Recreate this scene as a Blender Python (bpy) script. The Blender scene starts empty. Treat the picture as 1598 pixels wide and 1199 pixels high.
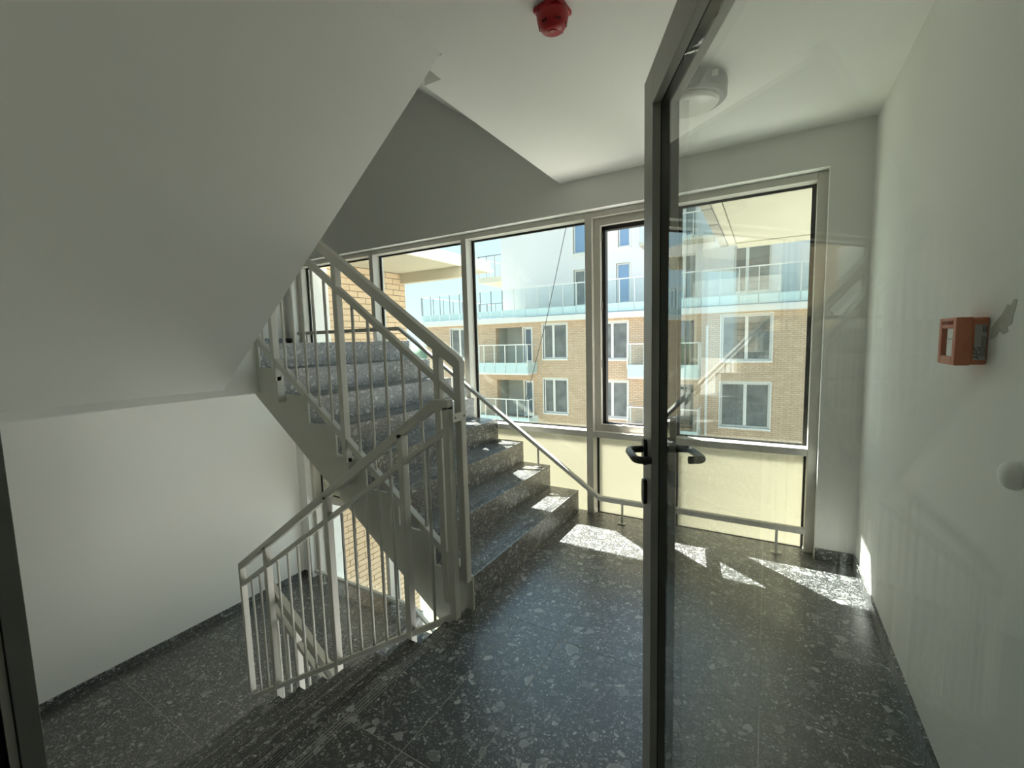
import bpy, math, random
from mathutils import Vector, Matrix
random.seed(7)
scene = bpy.context.scene
col = scene.collection

# ------------------------------------------------------------------ camera
F_PX, YAW, PITCH, ROLL, CAM_H = 687.108, 0.525407, -0.097792, -0.026297, 1.37365
def camera_axes():
    f0 = Vector((-math.sin(YAW), math.cos(YAW), 0)); r0 = Vector((math.cos(YAW), math.sin(YAW), 0)); u0 = Vector((0, 0, 1))
    f = f0*math.cos(PITCH)+u0*math.sin(PITCH); u = u0*math.cos(PITCH)-f0*math.sin(PITCH)
    r = r0*math.cos(ROLL)+u*math.sin(ROLL); u2 = u*math.cos(ROLL)-r0*math.sin(ROLL)
    return r, u2, f
cd = bpy.data.cameras.new('camera'); cam = bpy.data.objects.new('camera', cd); col.objects.link(cam)
cd.sensor_fit = 'HORIZONTAL'; cd.sensor_width = 36.0; cd.lens = F_PX/1598*36.0
cd.clip_start = 0.02; cd.clip_end = 600
r_, u_, f_ = camera_axes()
m = Matrix.Identity(4)
for i in range(3):
    m[i][0], m[i][1], m[i][2] = r_[i], u_[i], -f_[i]
m[2][3] = CAM_H
cam.matrix_world = m
scene.camera = cam

# ------------------------------------------------------------------ world, sun, exposure
SUN_DIR = Vector((1.28, -1.0, -2.84))            # travel direction, into the stairwell
SUN_STRENGTH = 25.5
SKY_STRENGTH = 0.86
EXPOSURE = 1.03
w = bpy.data.worlds.new('sky'); scene.world = w; w.use_nodes = True
nt = w.node_tree; nt.nodes.clear()
wo = nt.nodes.new('ShaderNodeOutputWorld'); bg = nt.nodes.new('ShaderNodeBackground')
tc = nt.nodes.new('ShaderNodeTexCoord'); sp = nt.nodes.new('ShaderNodeSeparateXYZ'); rp = nt.nodes.new('ShaderNodeValToRGB')
rp.color_ramp.elements[0].position = 0.0; rp.color_ramp.elements[0].color = (0.72, 0.86, 0.92, 1)
rp.color_ramp.elements[1].position = 1.0; rp.color_ramp.elements[1].color = (0.36, 0.62, 0.92, 1)
e = rp.color_ramp.elements.new(0.12); e.color = (0.60, 0.82, 0.92, 1)
nt.links.new(tc.outputs['Generated'], sp.inputs[0]); nt.links.new(sp.outputs['Z'], rp.inputs[0])
nt.links.new(rp.outputs[0], bg.inputs[0]); nt.links.new(bg.outputs[0], wo.inputs[0])
bg.inputs[1].default_value = SKY_STRENGTH
sl = bpy.data.lights.new('sun', 'SUN'); so = bpy.data.objects.new('sun', sl); col.objects.link(so)
sl.energy = SUN_STRENGTH; sl.angle = math.radians(0.55); sl.color = (1.0, 0.965, 0.92)
so.rotation_euler = SUN_DIR.to_track_quat('-Z', 'Y').to_euler()
so.location = (-6, 9, 20)
vs = scene.view_settings
vs.view_transform = 'Standard'; vs.look = 'None'; vs.gamma = 1.0; vs.exposure = EXPOSURE; vs.use_curve_mapping = False
scene.cycles.max_bounces = 10; scene.cycles.diffuse_bounces = 6; scene.cycles.glossy_bounces = 4
scene.cycles.transparent_max_bounces = 16; scene.cycles.transmission_bounces = 6
scene.cycles.use_adaptive_sampling = True; scene.cycles.adaptive_threshold = 0.04
scene.cycles.sample_clamp_indirect = 6.0
try:
    scene.cycles.use_denoising = True
except Exception:
    pass

# ------------------------------------------------------------------ materials
def newmat(name):
    mt = bpy.data.materials.new(name); mt.use_nodes = True
    n = mt.node_tree; b = n.nodes.get('Principled BSDF')
    return mt, n, b
def plain(name, colr, rough=0.5, metal=0.0, spec=0.5, bump=0.0, bscale=200.0, var=0.0, vscale=3.0):
    mt, n, b = newmat(name)
    b.inputs['Base Color'].default_value = (*colr, 1); b.inputs['Roughness'].default_value = rough
    b.inputs['Metallic'].default_value = metal; b.inputs['Specular IOR Level'].default_value = spec
    g = None
    if bump or var:
        g = n.nodes.new('ShaderNodeNewGeometry')
    if bump:
        t = n.nodes.new('ShaderNodeTexNoise'); t.inputs['Scale'].default_value = bscale; t.inputs['Detail'].default_value = 1
        bp = n.nodes.new('ShaderNodeBump'); bp.inputs['Strength'].default_value = bump; bp.inputs['Distance'].default_value = 0.002
        n.links.new(g.outputs['Position'], t.inputs['Vector']); n.links.new(t.outputs[0], bp.inputs['Height']); n.links.new(bp.outputs[0], b.inputs['Normal'])
    if var:
        t = n.nodes.new('ShaderNodeTexNoise'); t.inputs['Scale'].default_value = vscale; t.inputs['Detail'].default_value = 4
        mx = n.nodes.new('ShaderNodeMix'); mx.data_type = 'RGBA'
        mx.inputs['A'].default_value = (*[c*(1-var) for c in colr], 1); mx.inputs['B'].default_value = (*[min(1, c*(1+var)) for c in colr], 1)
        n.links.new(g.outputs['Position'], t.inputs['Vector']); n.links.new(t.outputs[0], mx.inputs['Factor']); n.links.new(mx.outputs['Result'], b.inputs['Base Color'])
    return mt
def glass(name, tint, r0=0.045, rmax=1.0):
    """thin architectural pane: clear transmission plus symmetric Schlick reflection"""
    mt = bpy.data.materials.new(name); mt.use_nodes = True; n = mt.node_tree; n.nodes.clear()
    o = n.nodes.new('ShaderNodeOutputMaterial'); tr = n.nodes.new('ShaderNodeBsdfTransparent'); gl = n.nodes.new('ShaderNodeBsdfGlossy')
    mx = n.nodes.new('ShaderNodeMixShader'); lw = n.nodes.new('ShaderNodeLayerWeight'); lw.inputs['Blend'].default_value = 0.5
    p = n.nodes.new('ShaderNodeMath'); p.operation = 'POWER'; p.inputs[1].default_value = 5.0
    mu = n.nodes.new('ShaderNodeMath'); mu.operation = 'MULTIPLY_ADD'; mu.inputs[1].default_value = rmax-r0; mu.inputs[2].default_value = r0
    tr.inputs[0].default_value = (*tint, 1); gl.inputs['Roughness'].default_value = 0.0; gl.inputs[0].default_value = (0.95, 0.97, 0.95, 1)
    n.links.new(lw.outputs['Facing'], p.inputs[0]); n.links.new(p.outputs[0], mu.inputs[0]); n.links.new(mu.outputs[0], mx.inputs[0])
    n.links.new(tr.outputs[0], mx.inputs[1]); n.links.new(gl.outputs[0], mx.inputs[2]); n.links.new(mx.outputs[0], o.inputs[0])
    return mt
def terrazzo(name):
    mt, n, b = newmat(name)
    geo = n.nodes.new('ShaderNodeNewGeometry'); inf = n.nodes.new('ShaderNodeObjectInfo')
    off = n.nodes.new('ShaderNodeVectorMath'); off.operation = 'MULTIPLY_ADD'
    cmb = n.nodes.new('ShaderNodeCombineXYZ')
    n.links.new(inf.outputs['Random'], cmb.inputs[0]); n.links.new(inf.outputs['Random'], cmb.inputs[1]); n.links.new(inf.outputs['Random'], cmb.inputs[2])
    n.links.new(cmb.outputs[0], off.inputs[0]); off.inputs[1].default_value = (17, 31, 23); n.links.new(geo.outputs['Position'], off.inputs[2])
    nz = n.nodes.new('ShaderNodeTexNoise'); nz.inputs['Scale'].default_value = 14; nz.inputs['Detail'].default_value = 1
    n.links.new(off.outputs[0], nz.inputs['Vector'])
    wob = n.nodes.new('ShaderNodeVectorMath'); wob.operation = 'MULTIPLY_ADD'; wob.inputs[1].default_value = (0.05, 0.05, 0.05)
    n.links.new(nz.outputs['Color'], wob.inputs[0]); n.links.new(off.outputs[0], wob.inputs[2])
    def math_(op, a, bb, c=None):
        q = n.nodes.new('ShaderNodeMath'); q.operation = op
        for i, v in enumerate((a, bb, c)):
            if v is None: continue
            if isinstance(v, (int, float)): q.inputs[i].default_value = v
            else: n.links.new(v, q.inputs[i])
        return q.outputs[0]
    def specks(scale, cut, rad, bright):
        v1 = n.nodes.new('ShaderNodeTexVoronoi'); v1.inputs['Scale'].default_value = scale
        n.links.new(wob.outputs[0], v1.inputs['Vector'])
        s = n.nodes.new('ShaderNodeSeparateColor'); n.links.new(v1.outputs['Color'], s.inputs[0])
        body = math_('LESS_THAN', v1.outputs['Distance'], math_('MULTIPLY_ADD', s.outputs[1], 0.2, rad))
        lum = math_('MULTIPLY_ADD', math_('POWER', s.outputs[2], 2.2), bright, bright*0.12)
        return math_('MULTIPLY', math_('MULTIPLY', body, lum), math_('GREATER_THAN', s.outputs[0], cut))
    def chips(scale, cut, thick, bright, rim):
        """irregular stone clasts: a share of the Voronoi cells, shrunk, with random lightness"""
        v1 = n.nodes.new('ShaderNodeTexVoronoi'); v1.inputs['Scale'].default_value = scale
        v2 = n.nodes.new('ShaderNodeTexVoronoi'); v2.feature = 'DISTANCE_TO_EDGE'; v2.inputs['Scale'].default_value = scale
        n.links.new(wob.outputs[0], v1.inputs['Vector']); n.links.new(wob.outputs[0], v2.inputs['Vector'])
        s = n.nodes.new('ShaderNodeSeparateColor'); n.links.new(v1.outputs['Color'], s.inputs[0])
        pick = math_('GREATER_THAN', s.outputs[0], cut)
        th = math_('MULTIPLY_ADD', s.outputs[1], 0.16, thick)
        body = math_('GREATER_THAN', v2.outputs['Distance'], th)
        inner = math_('GREATER_THAN', v2.outputs['Distance'], math_('ADD', th, 0.035))
        lum = math_('MULTIPLY', math_('POWER', s.outputs[2], 2.2), bright)
        lum = math_('ADD', lum, bright*0.10)
        edge = math_('MULTIPLY', math_('SUBTRACT', body, inner), rim)
        k = math_('MULTIPLY', math_('ADD', math_('MULTIPLY', body, lum), edge), pick)
        return k
    a1 = chips(15, 0.82, 0.10, 0.24, 0.15)
    a2 = chips(34, 0.74, 0.08, 0.42, 0.10)
    a3 = specks(80, 0.60, 0.32, 0.52)
    a4 = specks(190, 0.60, 0.34, 0.48)
    tot = math_('MAXIMUM', math_('MAXIMUM', a1, a2), math_('MAXIMUM', a3, a4))
    n2 = n.nodes.new('ShaderNodeTexNoise'); n2.inputs['Scale'].default_value = 70; n2.inputs['Detail'].default_value = 2
    n.links.new(off.outputs[0], n2.inputs['Vector'])
    base = math_('MULTIPLY_ADD', n2.outputs[0], 0.036, 0.010)
    lum = math_('ADD', base, tot)
    cc = n.nodes.new('ShaderNodeCombineColor')
    n.links.new(math_('MULTIPLY', lum, 0.985), cc.inputs[0]); n.links.new(lum, cc.inputs[1]); n.links.new(math_('MULTIPLY', lum, 0.98), cc.inputs[2])
    n.links.new(cc.outputs[0], b.inputs['Base Color'])
    b.inputs['Roughness'].default_value = 0.36; b.inputs['Specular IOR Level'].default_value = 1.0
    b.inputs['Coat Weight'].default_value = 0.7; b.inputs['Coat Roughness'].default_value = 0.30
    return mt
def brickmat(name, c1, c2, mortar, bw=0.25, rh=0.083):
    mt, n, b = newmat(name)
    tcn = n.nodes.new('ShaderNodeNewGeometry'); se = n.nodes.new('ShaderNodeSeparateXYZ'); ad = n.nodes.new('ShaderNodeMath'); ad.operation = 'ADD'
    cb = n.nodes.new('ShaderNodeCombineXYZ'); bt = n.nodes.new('ShaderNodeTexBrick')
    n.links.new(tcn.outputs['Position'], se.inputs[0]); n.links.new(se.outputs[0], ad.inputs[0]); n.links.new(se.outputs[1], ad.inputs[1])
    n.links.new(ad.outputs[0], cb.inputs[0]); n.links.new(se.outputs[2], cb.inputs[1]); n.links.new(cb.outputs[0], bt.inputs['Vector'])
    bt.inputs['Color1'].default_value = (*c1, 1); bt.inputs['Color2'].default_value = (*c2, 1); bt.inputs['Mortar'].default_value = (*mortar, 1)
    bt.inputs['Scale'].default_value = 1.0; bt.inputs['Brick Width'].default_value = bw; bt.inputs['Row Height'].default_value = rh; bt.inputs['Mortar Size'].default_value = 0.009
    n.links.new(bt.outputs[0], b.inputs['Base Color']); b.inputs['Roughness'].default_value = 0.9; b.inputs['Specular IOR Level'].default_value = 0.1
    return mt
def translucent(name, colr):
    mt = bpy.data.materials.new(name); mt.use_nodes = True; n = mt.node_tree; n.nodes.clear()
    o = n.nodes.new('ShaderNodeOutputMaterial'); d = n.nodes.new('ShaderNodeBsdfDiffuse'); t = n.nodes.new('ShaderNodeBsdfTranslucent'); g = n.nodes.new('ShaderNodeBsdfGlossy')
    m1 = n.nodes.new('ShaderNodeMixShader'); m2 = n.nodes.new('ShaderNodeMixShader')
    d.inputs[0].default_value = (*colr, 1); t.inputs[0].default_value = (*colr, 1); g.inputs['Roughness'].default_value = 0.08
    m1.inputs[0].default_value = 0.62; m2.inputs[0].default_value = 0.05
    n.links.new(d.outputs[0], m1.inputs[1]); n.links.new(t.outputs[0], m1.inputs[2]); n.links.new(m1.outputs[0], m2.inputs[1]); n.links.new(g.outputs[0], m2.inputs[2]); n.links.new(m2.outputs[0], o.inputs[0])
    return mt

M = {}
M['wall'] = plain('wall_paint', (0.84, 0.84, 0.81), 0.75, spec=0.25, bump=0.10, bscale=260)
M['ceil'] = plain('ceiling_paint', (0.85, 0.85, 0.82), 0.8, spec=0.2, bump=0.05, bscale=220)
M['side'] = plain('stair_side_paint', (0.60, 0.60, 0.54), 0.6, spec=0.3, bump=0.06, bscale=120)
M['rail'] = plain('railing_lacquer', (0.62, 0.61, 0.56), 0.38, spec=0.45)
M['frame'] = plain('window_lacquer', (0.66, 0.64, 0.58), 0.42, spec=0.4)
M['doorframe'] = plain('door_lacquer', (0.42, 0.41, 0.38), 0.38, spec=0.45)
M['jamb'] = plain('jamb_shade_lacquer', (0.26, 0.27, 0.25), 0.45, spec=0.4)  # dark tone carries the shade of the backlit door frame
M['black'] = plain('black_rubber', (0.012, 0.012, 0.012), 0.6, spec=0.25)
M['gasket'] = plain('dark_gasket', (0.025, 0.025, 0.024), 0.45, spec=0.3)
M['handle'] = plain('handle_nylon', (0.06, 0.06, 0.057), 0.3, spec=0.5)
M['stone'] = terrazzo('terrazzo')
M['grout'] = plain('grout', (0.46, 0.45, 0.42), 0.9, spec=0.1)
M['glass'] = glass('window_glass', (0.90, 0.93, 0.91), 0.05)
M['doorglass'] = glass('door_glass', (0.965, 0.98, 0.97), 0.045)
M['farglass'] = plain('far_glass', (0.17, 0.17, 0.155), 0.05, spec=0.45, var=0.75, vscale=2.2)  # mottled grey imitates varied reflections in the panes
M['farglass_blue'] = plain('far_glass_blue', (0.20, 0.30, 0.44), 0.04, spec=0.9, var=0.12, vscale=0.9)
M['railglass'] = glass('rail_glass', (0.94, 0.97, 0.968), 0.04, 0.5)
M['railpanel'] = plain('green_glass_panel', (0.56, 0.68, 0.65), 0.2, spec=0.5)
M['yellow'] = translucent('cream_frosted_glass', (0.585, 0.577, 0.485))
M['white'] = plain('far_white_plaster', (0.75, 0.70, 0.665), 0.9, spec=0.1, var=0.04, vscale=0.8)
M['trimwhite'] = plain('far_white_trim', (0.78, 0.73, 0.66), 0.6, spec=0.2)
M['bricktan'] = brickmat('far_brick_tan', (0.60, 0.42, 0.275), (0.69, 0.50, 0.345), (0.36, 0.26, 0.175))
M['wingbrick'] = plain('wing_brick', (0.73, 0.555, 0.375), 0.9, spec=0.1, bump=0.4, bscale=60, var=0.10, vscale=9)
M['mortar'] = plain('mortar', (0.34, 0.26, 0.18), 0.95, spec=0.05)
M['soffit'] = plain('cream_soffit', (0.55, 0.51, 0.405), 0.85, spec=0.1, var=0.03, vscale=2)
M['fascia'] = plain('cream_fascia', (0.38, 0.35, 0.30), 0.8, spec=0.1)
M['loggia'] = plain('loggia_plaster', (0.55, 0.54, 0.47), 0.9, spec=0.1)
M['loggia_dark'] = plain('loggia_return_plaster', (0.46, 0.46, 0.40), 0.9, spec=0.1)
M['darkdoor'] = plain('far_dark_glazing', (0.10, 0.12, 0.13), 0.1, spec=0.8, var=0.3, vscale=2)
M['grass'] = plain('ground_grass', (0.22, 0.24, 0.13), 0.95, spec=0.05, var=0.35, vscale=4)
M['paving'] = plain('ground_paving', (0.17, 0.17, 0.165), 0.95, spec=0.05, var=0.1, vscale=1)
M['leaf'] = plain('far_leaf', (0.16, 0.24, 0.16), 0.9, spec=0.05, var=0.3, vscale=1)
M['trunk'] = plain('far_trunk', (0.12, 0.09, 0.06), 0.9, spec=0.05)
M['red'] = plain('red_plastic', (0.42, 0.012, 0.02), 0.35, spec=0.5)
M['reddark'] = plain('red_plastic_slot', (0.10, 0.004, 0.006), 0.6, spec=0.2)
M['orange'] = plain('orange_plastic', (0.62, 0.15, 0.045), 0.4, spec=0.45)
M['orange_in'] = plain('orange_plastic_recess', (0.36, 0.07, 0.03), 0.6, spec=0.2)
M['sticker'] = plain('silver_sticker', (0.46, 0.45, 0.40), 0.5, spec=0.4)
M['ink'] = plain('black_ink', (0.02, 0.02, 0.02), 0.7, spec=0.1)
M['whiteplastic'] = plain('white_plastic', (0.86, 0.86, 0.83), 0.35, spec=0.45)
M['lampring'] = plain('lamp_ring_grey', (0.22, 0.22, 0.22), 0.4, spec=0.4)
M['lampglass'] = plain('lamp_opal', (0.72, 0.72, 0.68), 0.25, spec=0.4, var=0.08, vscale=25)
M['stain'] = plain('bare_plaster', (0.47, 0.46, 0.40), 0.9, spec=0.05, var=0.15, vscale=60)
M['balcony'] = plain('bounce_balcony_concrete', (0.54, 0.53, 0.50), 0.9, spec=0.1)
M['steel'] = plain('steel', (0.5, 0.5, 0.48), 0.35, metal=0.9)
M['cable'] = plain('cable_black', (0.05, 0.05, 0.05), 0.6)
M['corridor'] = plain('corridor_dim_paint', (0.16, 0.16, 0.15), 0.8, spec=0.2)  # dark tone stands in for an unlit corridor, cutting light thrown back

# ------------------------------------------------------------------ mesh helpers
class MB:
    def __init__(s): s.v = []; s.f = []
    def box(s, x0, x1, y0, y1, z0, z1):
        b = len(s.v)
        s.v += [(x0,y0,z0),(x1,y0,z0),(x1,y1,z0),(x0,y1,z0),(x0,y0,z1),(x1,y0,z1),(x1,y1,z1),(x0,y1,z1)]
        s.f += [tuple(b+i for i in q) for q in ((0,3,2,1),(4,5,6,7),(0,1,5,4),(1,2,6,5),(2,3,7,6),(3,0,4,7))]
        return s
    def hexa(s, bottom, top):
        b = len(s.v); s.v += list(bottom)+list(top)
        s.f += [tuple(b+i for i in q) for q in ((0,3,2,1),(4,5,6,7),(0,1,5,4),(1,2,6,5),(2,3,7,6),(3,0,4,7))]
        return s
    def prism(s, poly, a0, a1, axis='y'):
        """poly of (x,z) pairs extruded in y, or (x,y) pairs extruded in z, or (y,z) in x"""
        n = len(poly); b = len(s.v)
        def P(p, a): return (p[0], a, p[1]) if axis == 'y' else ((p[0], p[1], a) if axis == 'z' else (a, p[0], p[1]))
        s.v += [P(p, a0) for p in poly]+[P(p, a1) for p in poly]
        s.f += [tuple(range(b, b+n)), tuple(range(b+2*n-1, b+n-1, -1))]
        for i in range(n):
            j = (i+1) % n; s.f.append((b+j, b+i, b+n+i, b+n+j))
        return s
    def slopebar(s, xa, za, xb, zb, y0, y1, h):
        """bar between two points in the xz plane (top edge given), vertical thickness h, from y0 to y1"""
        return s.prism([(xa, za-h), (xb, zb-h), (xb, zb), (xa, za)], y0, y1)
    def tube(s, pts, r, n=8, cap=True):
        pts = [Vector(p) for p in pts]; rings = []
        up = None
        for i, p in enumerate(pts):
            a = pts[max(i-1, 0)]; c = pts[min(i+1, len(pts)-1)]
            d1 = (p-a).normalized() if i > 0 else (c-p).normalized()
            d2 = (c-p).normalized() if i < len(pts)-1 else d1
            d = (d1+d2).normalized()
            if up is None:
                up = Vector((0, 0, 1)) if abs(d.z) < 0.9 else Vector((1, 0, 0))
            sd = d.cross(up).normalized(); uu = sd.cross(d).normalized(); up = uu
            k = 1/max(0.35, d.dot(d1)); b = len(s.v)
            for j in range(n):
                t = 2*math.pi*j/n
                s.v.append(tuple(p+(sd*math.cos(t)*1.0+uu*math.sin(t))*r))
            rings.append(b)
        for i in range(len(rings)-1):
            for j in range(n):
                k = (j+1) % n
                s.f.append((rings[i]+j, rings[i]+k, rings[i+1]+k, rings[i+1]+j))
        if cap:
            s.f.append(tuple(rings[0]+j for j in range(n-1, -1, -1))); s.f.append(tuple(rings[-1]+j for j in range(n)))
        return s
    def lathe(s, prof, n=24, c=(0, 0, 0), axis='z', sgn=1):
        """prof: list of (radius, height)"""
        b = len(s.v)
        for (r, h) in prof:
            for j in range(n):
                t = 2*math.pi*j/n; a, d = r*math.cos(t), r*math.sin(t)
                if axis == 'z': s.v.append((c[0]+a, c[1]+d, c[2]+sgn*h))
                elif axis == 'x': s.v.append((c[0]+sgn*h, c[1]+a, c[2]+d))
                else: s.v.append((c[0]+a, c[1]+sgn*h, c[2]+d))
        for i in range(len(prof)-1):
            for j in range(n):
                k = (j+1) % n
                s.f.append((b+i*n+j, b+i*n+k, b+(i+1)*n+k, b+(i+1)*n+j))
        s.f.append(tuple(b+j for j in range(n-1, -1, -1))); e0 = b+(len(prof)-1)*n; s.f.append(tuple(e0+j for j in range(n)))
        return s
    def mesh(s, name):
        me = bpy.data.meshes.new(name); me.from_pydata(s.v, [], s.f); me.validate()
        import bmesh
        bm = bmesh.new(); bm.from_mesh(me); bmesh.ops.recalc_face_normals(bm, faces=bm.faces); bm.to_mesh(me); bm.free()
        return me
    def build(s, name, mat, parent=None, bevel=0.0, smooth=False, kind=None):
        me = s.mesh(name); me.materials.append(M[mat])
        if smooth:
            for p in me.polygons: p.use_smooth = True
        o = bpy.data.objects.new(name, me); col.objects.link(o)
        if parent: o.parent = parent
        if bevel:
            bv = o.modifiers.new('bevel', 'BEVEL'); bv.width = bevel; bv.segments = 2; bv.limit_method = 'ANGLE'; bv.angle_limit = math.radians(40)
        if kind: o['kind'] = kind
        return o
def inst(name, mesh, parent=None, loc=(0, 0, 0)):
    o = bpy.data.objects.new(name, mesh); col.objects.link(o); o.location = loc
    if parent: o.parent = parent
    return o
def empty(name, loc=(0, 0, 0), rz=0.0):
    o = bpy.data.objects.new(name, None); col.objects.link(o); o.location = loc; o.rotation_euler = (0, 0, rz); o.empty_display_size = 0.1
    return o
def tag(o, label=None, cat=None, group=None, kind=None):
    if label: o['label'] = label
    if cat: o['category'] = cat
    if group: o['group'] = group
    if kind: o['kind'] = kind
    return o
def local(o, p):   # child object coordinates of a world point under an unrotated empty
    return (p[0]-o.location[0], p[1]-o.location[1], p[2]-o.location[2])
def text_mesh(name, body, size, mat, parent, mtx, extrude=0.0004):
    cu = bpy.data.curves.new(name, 'FONT'); cu.body = body; cu.size = size; cu.extrude = extrude; cu.align_x = 'CENTER'; cu.align_y = 'CENTER'
    ob = bpy.data.objects.new(name, cu); col.objects.link(ob)
    bpy.context.view_layer.update()
    me = bpy.data.meshes.new_from_object(ob.evaluated_get(bpy.context.evaluated_depsgraph_get()))
    bpy.data.objects.remove(ob); bpy.data.curves.remove(cu)
    me.transform(mtx); me.materials.clear(); me.materials.append(M[mat]); me.name = name
    o = bpy.data.objects.new(name, me); col.objects.link(o); o.parent = parent
    return o

# ------------------------------------------------------------------ key dimensions (metres)
R_, G_ = 0.175, 0.2462                    # rise, going
XS, YN, YF = -1.272, 1.735, 3.205         # first up riser, near and far side of the up flight
XD, YD0, YD1 = -1.335, 0.20, 1.585        # first down riser (main floor edge), down flight sides
XR, XL, YW, YFR, YNEAR = 0.481, -4.80, 3.139, 3.209, 0.18
ZC, ZH = 2.525, 2.305
ST = 2.8                                   # storey height
XH1, XH2 = XS-7*G_, XD-7*G_               # half landing edges

# ------------------------------------------------------------------ room shell
def struct(o): o['kind'] = 'structure'; return o
mb = MB()
mb.box(XL-0.3, XR+0.3, YW, 3.46, ZH, 5.6)
mb.box(0.283, XR+0.3, YW, 3.46, -4.6, ZH)
mb.box(XL-0.3, -4.66, YW, 3.62, -4.6, ZH)
wall_back = struct(mb.build('wall_back', 'wall'))
tag(wall_back, 'white plaster wall around the big stairwell window')
wall_right = struct(MB().box(XR, XR+0.2, -2.4, YW+0.3, -4.6, 5.6).build('wall_right', 'wall'))
tag(wall_right, 'plain white wall carrying the orange call point')
wall_left = struct(MB().box(XL-0.2, XL, -0.3, YW+0.3, -4.6, 5.6).build('wall_left', 'wall'))
tag(wall_left, 'white wall beside the lower half landing')
mb = MB()
mb.box(XL-0.2, -1.13, 0.0, YNEAR, -4.6, 5.6)
mb.box(0.30, XR+0.2, 0.0, YNEAR, -4.6, 5.6)
mb.box(-1.13, 0.30, 0.0, YNEAR, 2.12, 5.6)
mb.box(-1.13, 0.30, 0.0, YNEAR, -4.6, -0.30)
wall_front = struct(mb.build('wall_front', 'wall')); tag(wall_front, 'white wall holding the glass door')
# corridor behind the doorway
mb = MB()
mb.box(-3.2, XR, -2.4, -2.2, -0.3, 2.8); mb.box(-3.2, -3.0, -2.2, 0.0, -0.3, 2.8); mb.box(-3.0, XR, -2.2, 0.0, 2.6, 2.8)
mb.box(-3.2, XR, -2.4, 0.0, -0.3, -0.003)
wall_corr = struct(mb.build('wall_corridor', 'corridor')); tag(wall_corr, 'corridor walls behind the open door')

# ceiling slab (floor above) with its stepped edge at the stair void
mb = MB()
mb.prism([(-1.364, 1.64), (-1.27, 1.64), (-1.27, 1.51), (-1.16, 1.51), (-1.16, YNEAR), (XR, YNEAR), (XR, YW), (-1.364, YW)], ZC, ST-0.02, 'z')
ceiling = struct(mb.build('ceiling', 'ceil')); tag(ceiling, 'white ceiling over the main landing')
# stairwell roof far above
struct(tag(MB().box(XL, XR, YNEAR, YW, 5.4, 5.6).build('ceiling_top', 'ceil'), 'white ceiling at the top of the stair void'))

# main floor: slab, grout bed and tiles
slab_poly = [(XD, YD0-0.02), (XR, YD0-0.02), (XR, YFR+0.05), (XS-0.05, YFR+0.05), (XS-0.05, 1.60), (XD, 1.60)]
floor = struct(MB().prism(slab_poly, -0.275, -0.0008, 'z').build('floor', 'grout')); tag(floor, 'dark terrazzo floor of the main landing')
def grooved_profile(x_nose, x_back, z, t, sgn, offs=(0.016, 0.029, 0.042, 0.055)):
    """cross-section of a stone tread with anti-slip grooves; sgn=+1 when the nose points to +x"""
    top = [(x_nose, z)]
    for o in offs:
        a, b = x_nose-sgn*(o-0.0022), x_nose-sgn*(o+0.0022)
        top += [(a, z), (a, z-0.003), (b, z-0.003), (b, z)]
    top += [(x_back, z)]
    return top+[(x_back, z-t), (x_nose, z-t)]
JG = 0.0020
def tile(x0, x1, y0, y1, z=0.0, parent=None, t=0.02):
    return MB().box(x0+JG, x1-JG, y0+JG, y1-JG, z-t, z).build('floor_tile', 'stone', parent)
def tiles(x0, x1, ys, parent, z=0.0):
    for a, b in zip(ys[:-1], ys[1:]): tile(x0, x1, a, b, z, parent)
# nosing column along the down flight, grooved
for a, b in zip((YD0-0.02, 0.385, 0.975), (0.385, 0.975, 1.555)):
    MB().prism(grooved_profile(XD-0.010, -1.035-JG, 0.0, 0.03, -1), a+JG, b-JG).build('nosing_tile', 'stone', floor)
tile(XD-0.010, -1.035, 1.555, 1.60, 0, floor); tile(XS-0.04, -1.035, 1.60-JG*2, 1.775, 0, floor)
tiles(-1.035, -0.79, (YD0-0.02, 0.975, 1.775), floor)
tiles(XS-0.02, -0.79, (1.775, 2.575, YFR+0.05), floor)
tiles(-0.79, 0.01, (YD0-0.02, 0.89, 1.735, 2.575, YFR+0.05), floor)
tiles(0.01, XR, (YD0-0.02, 0.89, 1.735, 2.575, YFR+0.05), floor)

# half landings (lower one seen, upper one from its edge and underside)
def half_landing(zz, label):
    f = struct(MB().box(XL, XH1-0.03, YNEAR, YFR+0.05, zz-0.338, zz-0.0025).build('floor', 'ceil')); tag(f, label)
    MB().box(XL+0.001, XH1-0.032, YNEAR+0.001, YFR+0.049, zz-0.0045, zz-0.0008).build('grout_bed', 'grout', f)
    xs = (XL, -4.18, -3.56, XH1-0.10)
    ys = (YNEAR, 0.72, 1.32, 1.92, 2.52, YFR+0.05)
    for i in range(3):
        for j in range(5):
            tile(xs[i], xs[i+1], ys[j], ys[j+1], zz, f)
    return f
half_landing(-1.4, 'dark terrazzo floor of the lower half landing')
half_landing(1.4, 'upper half landing slab with its white underside')

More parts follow.
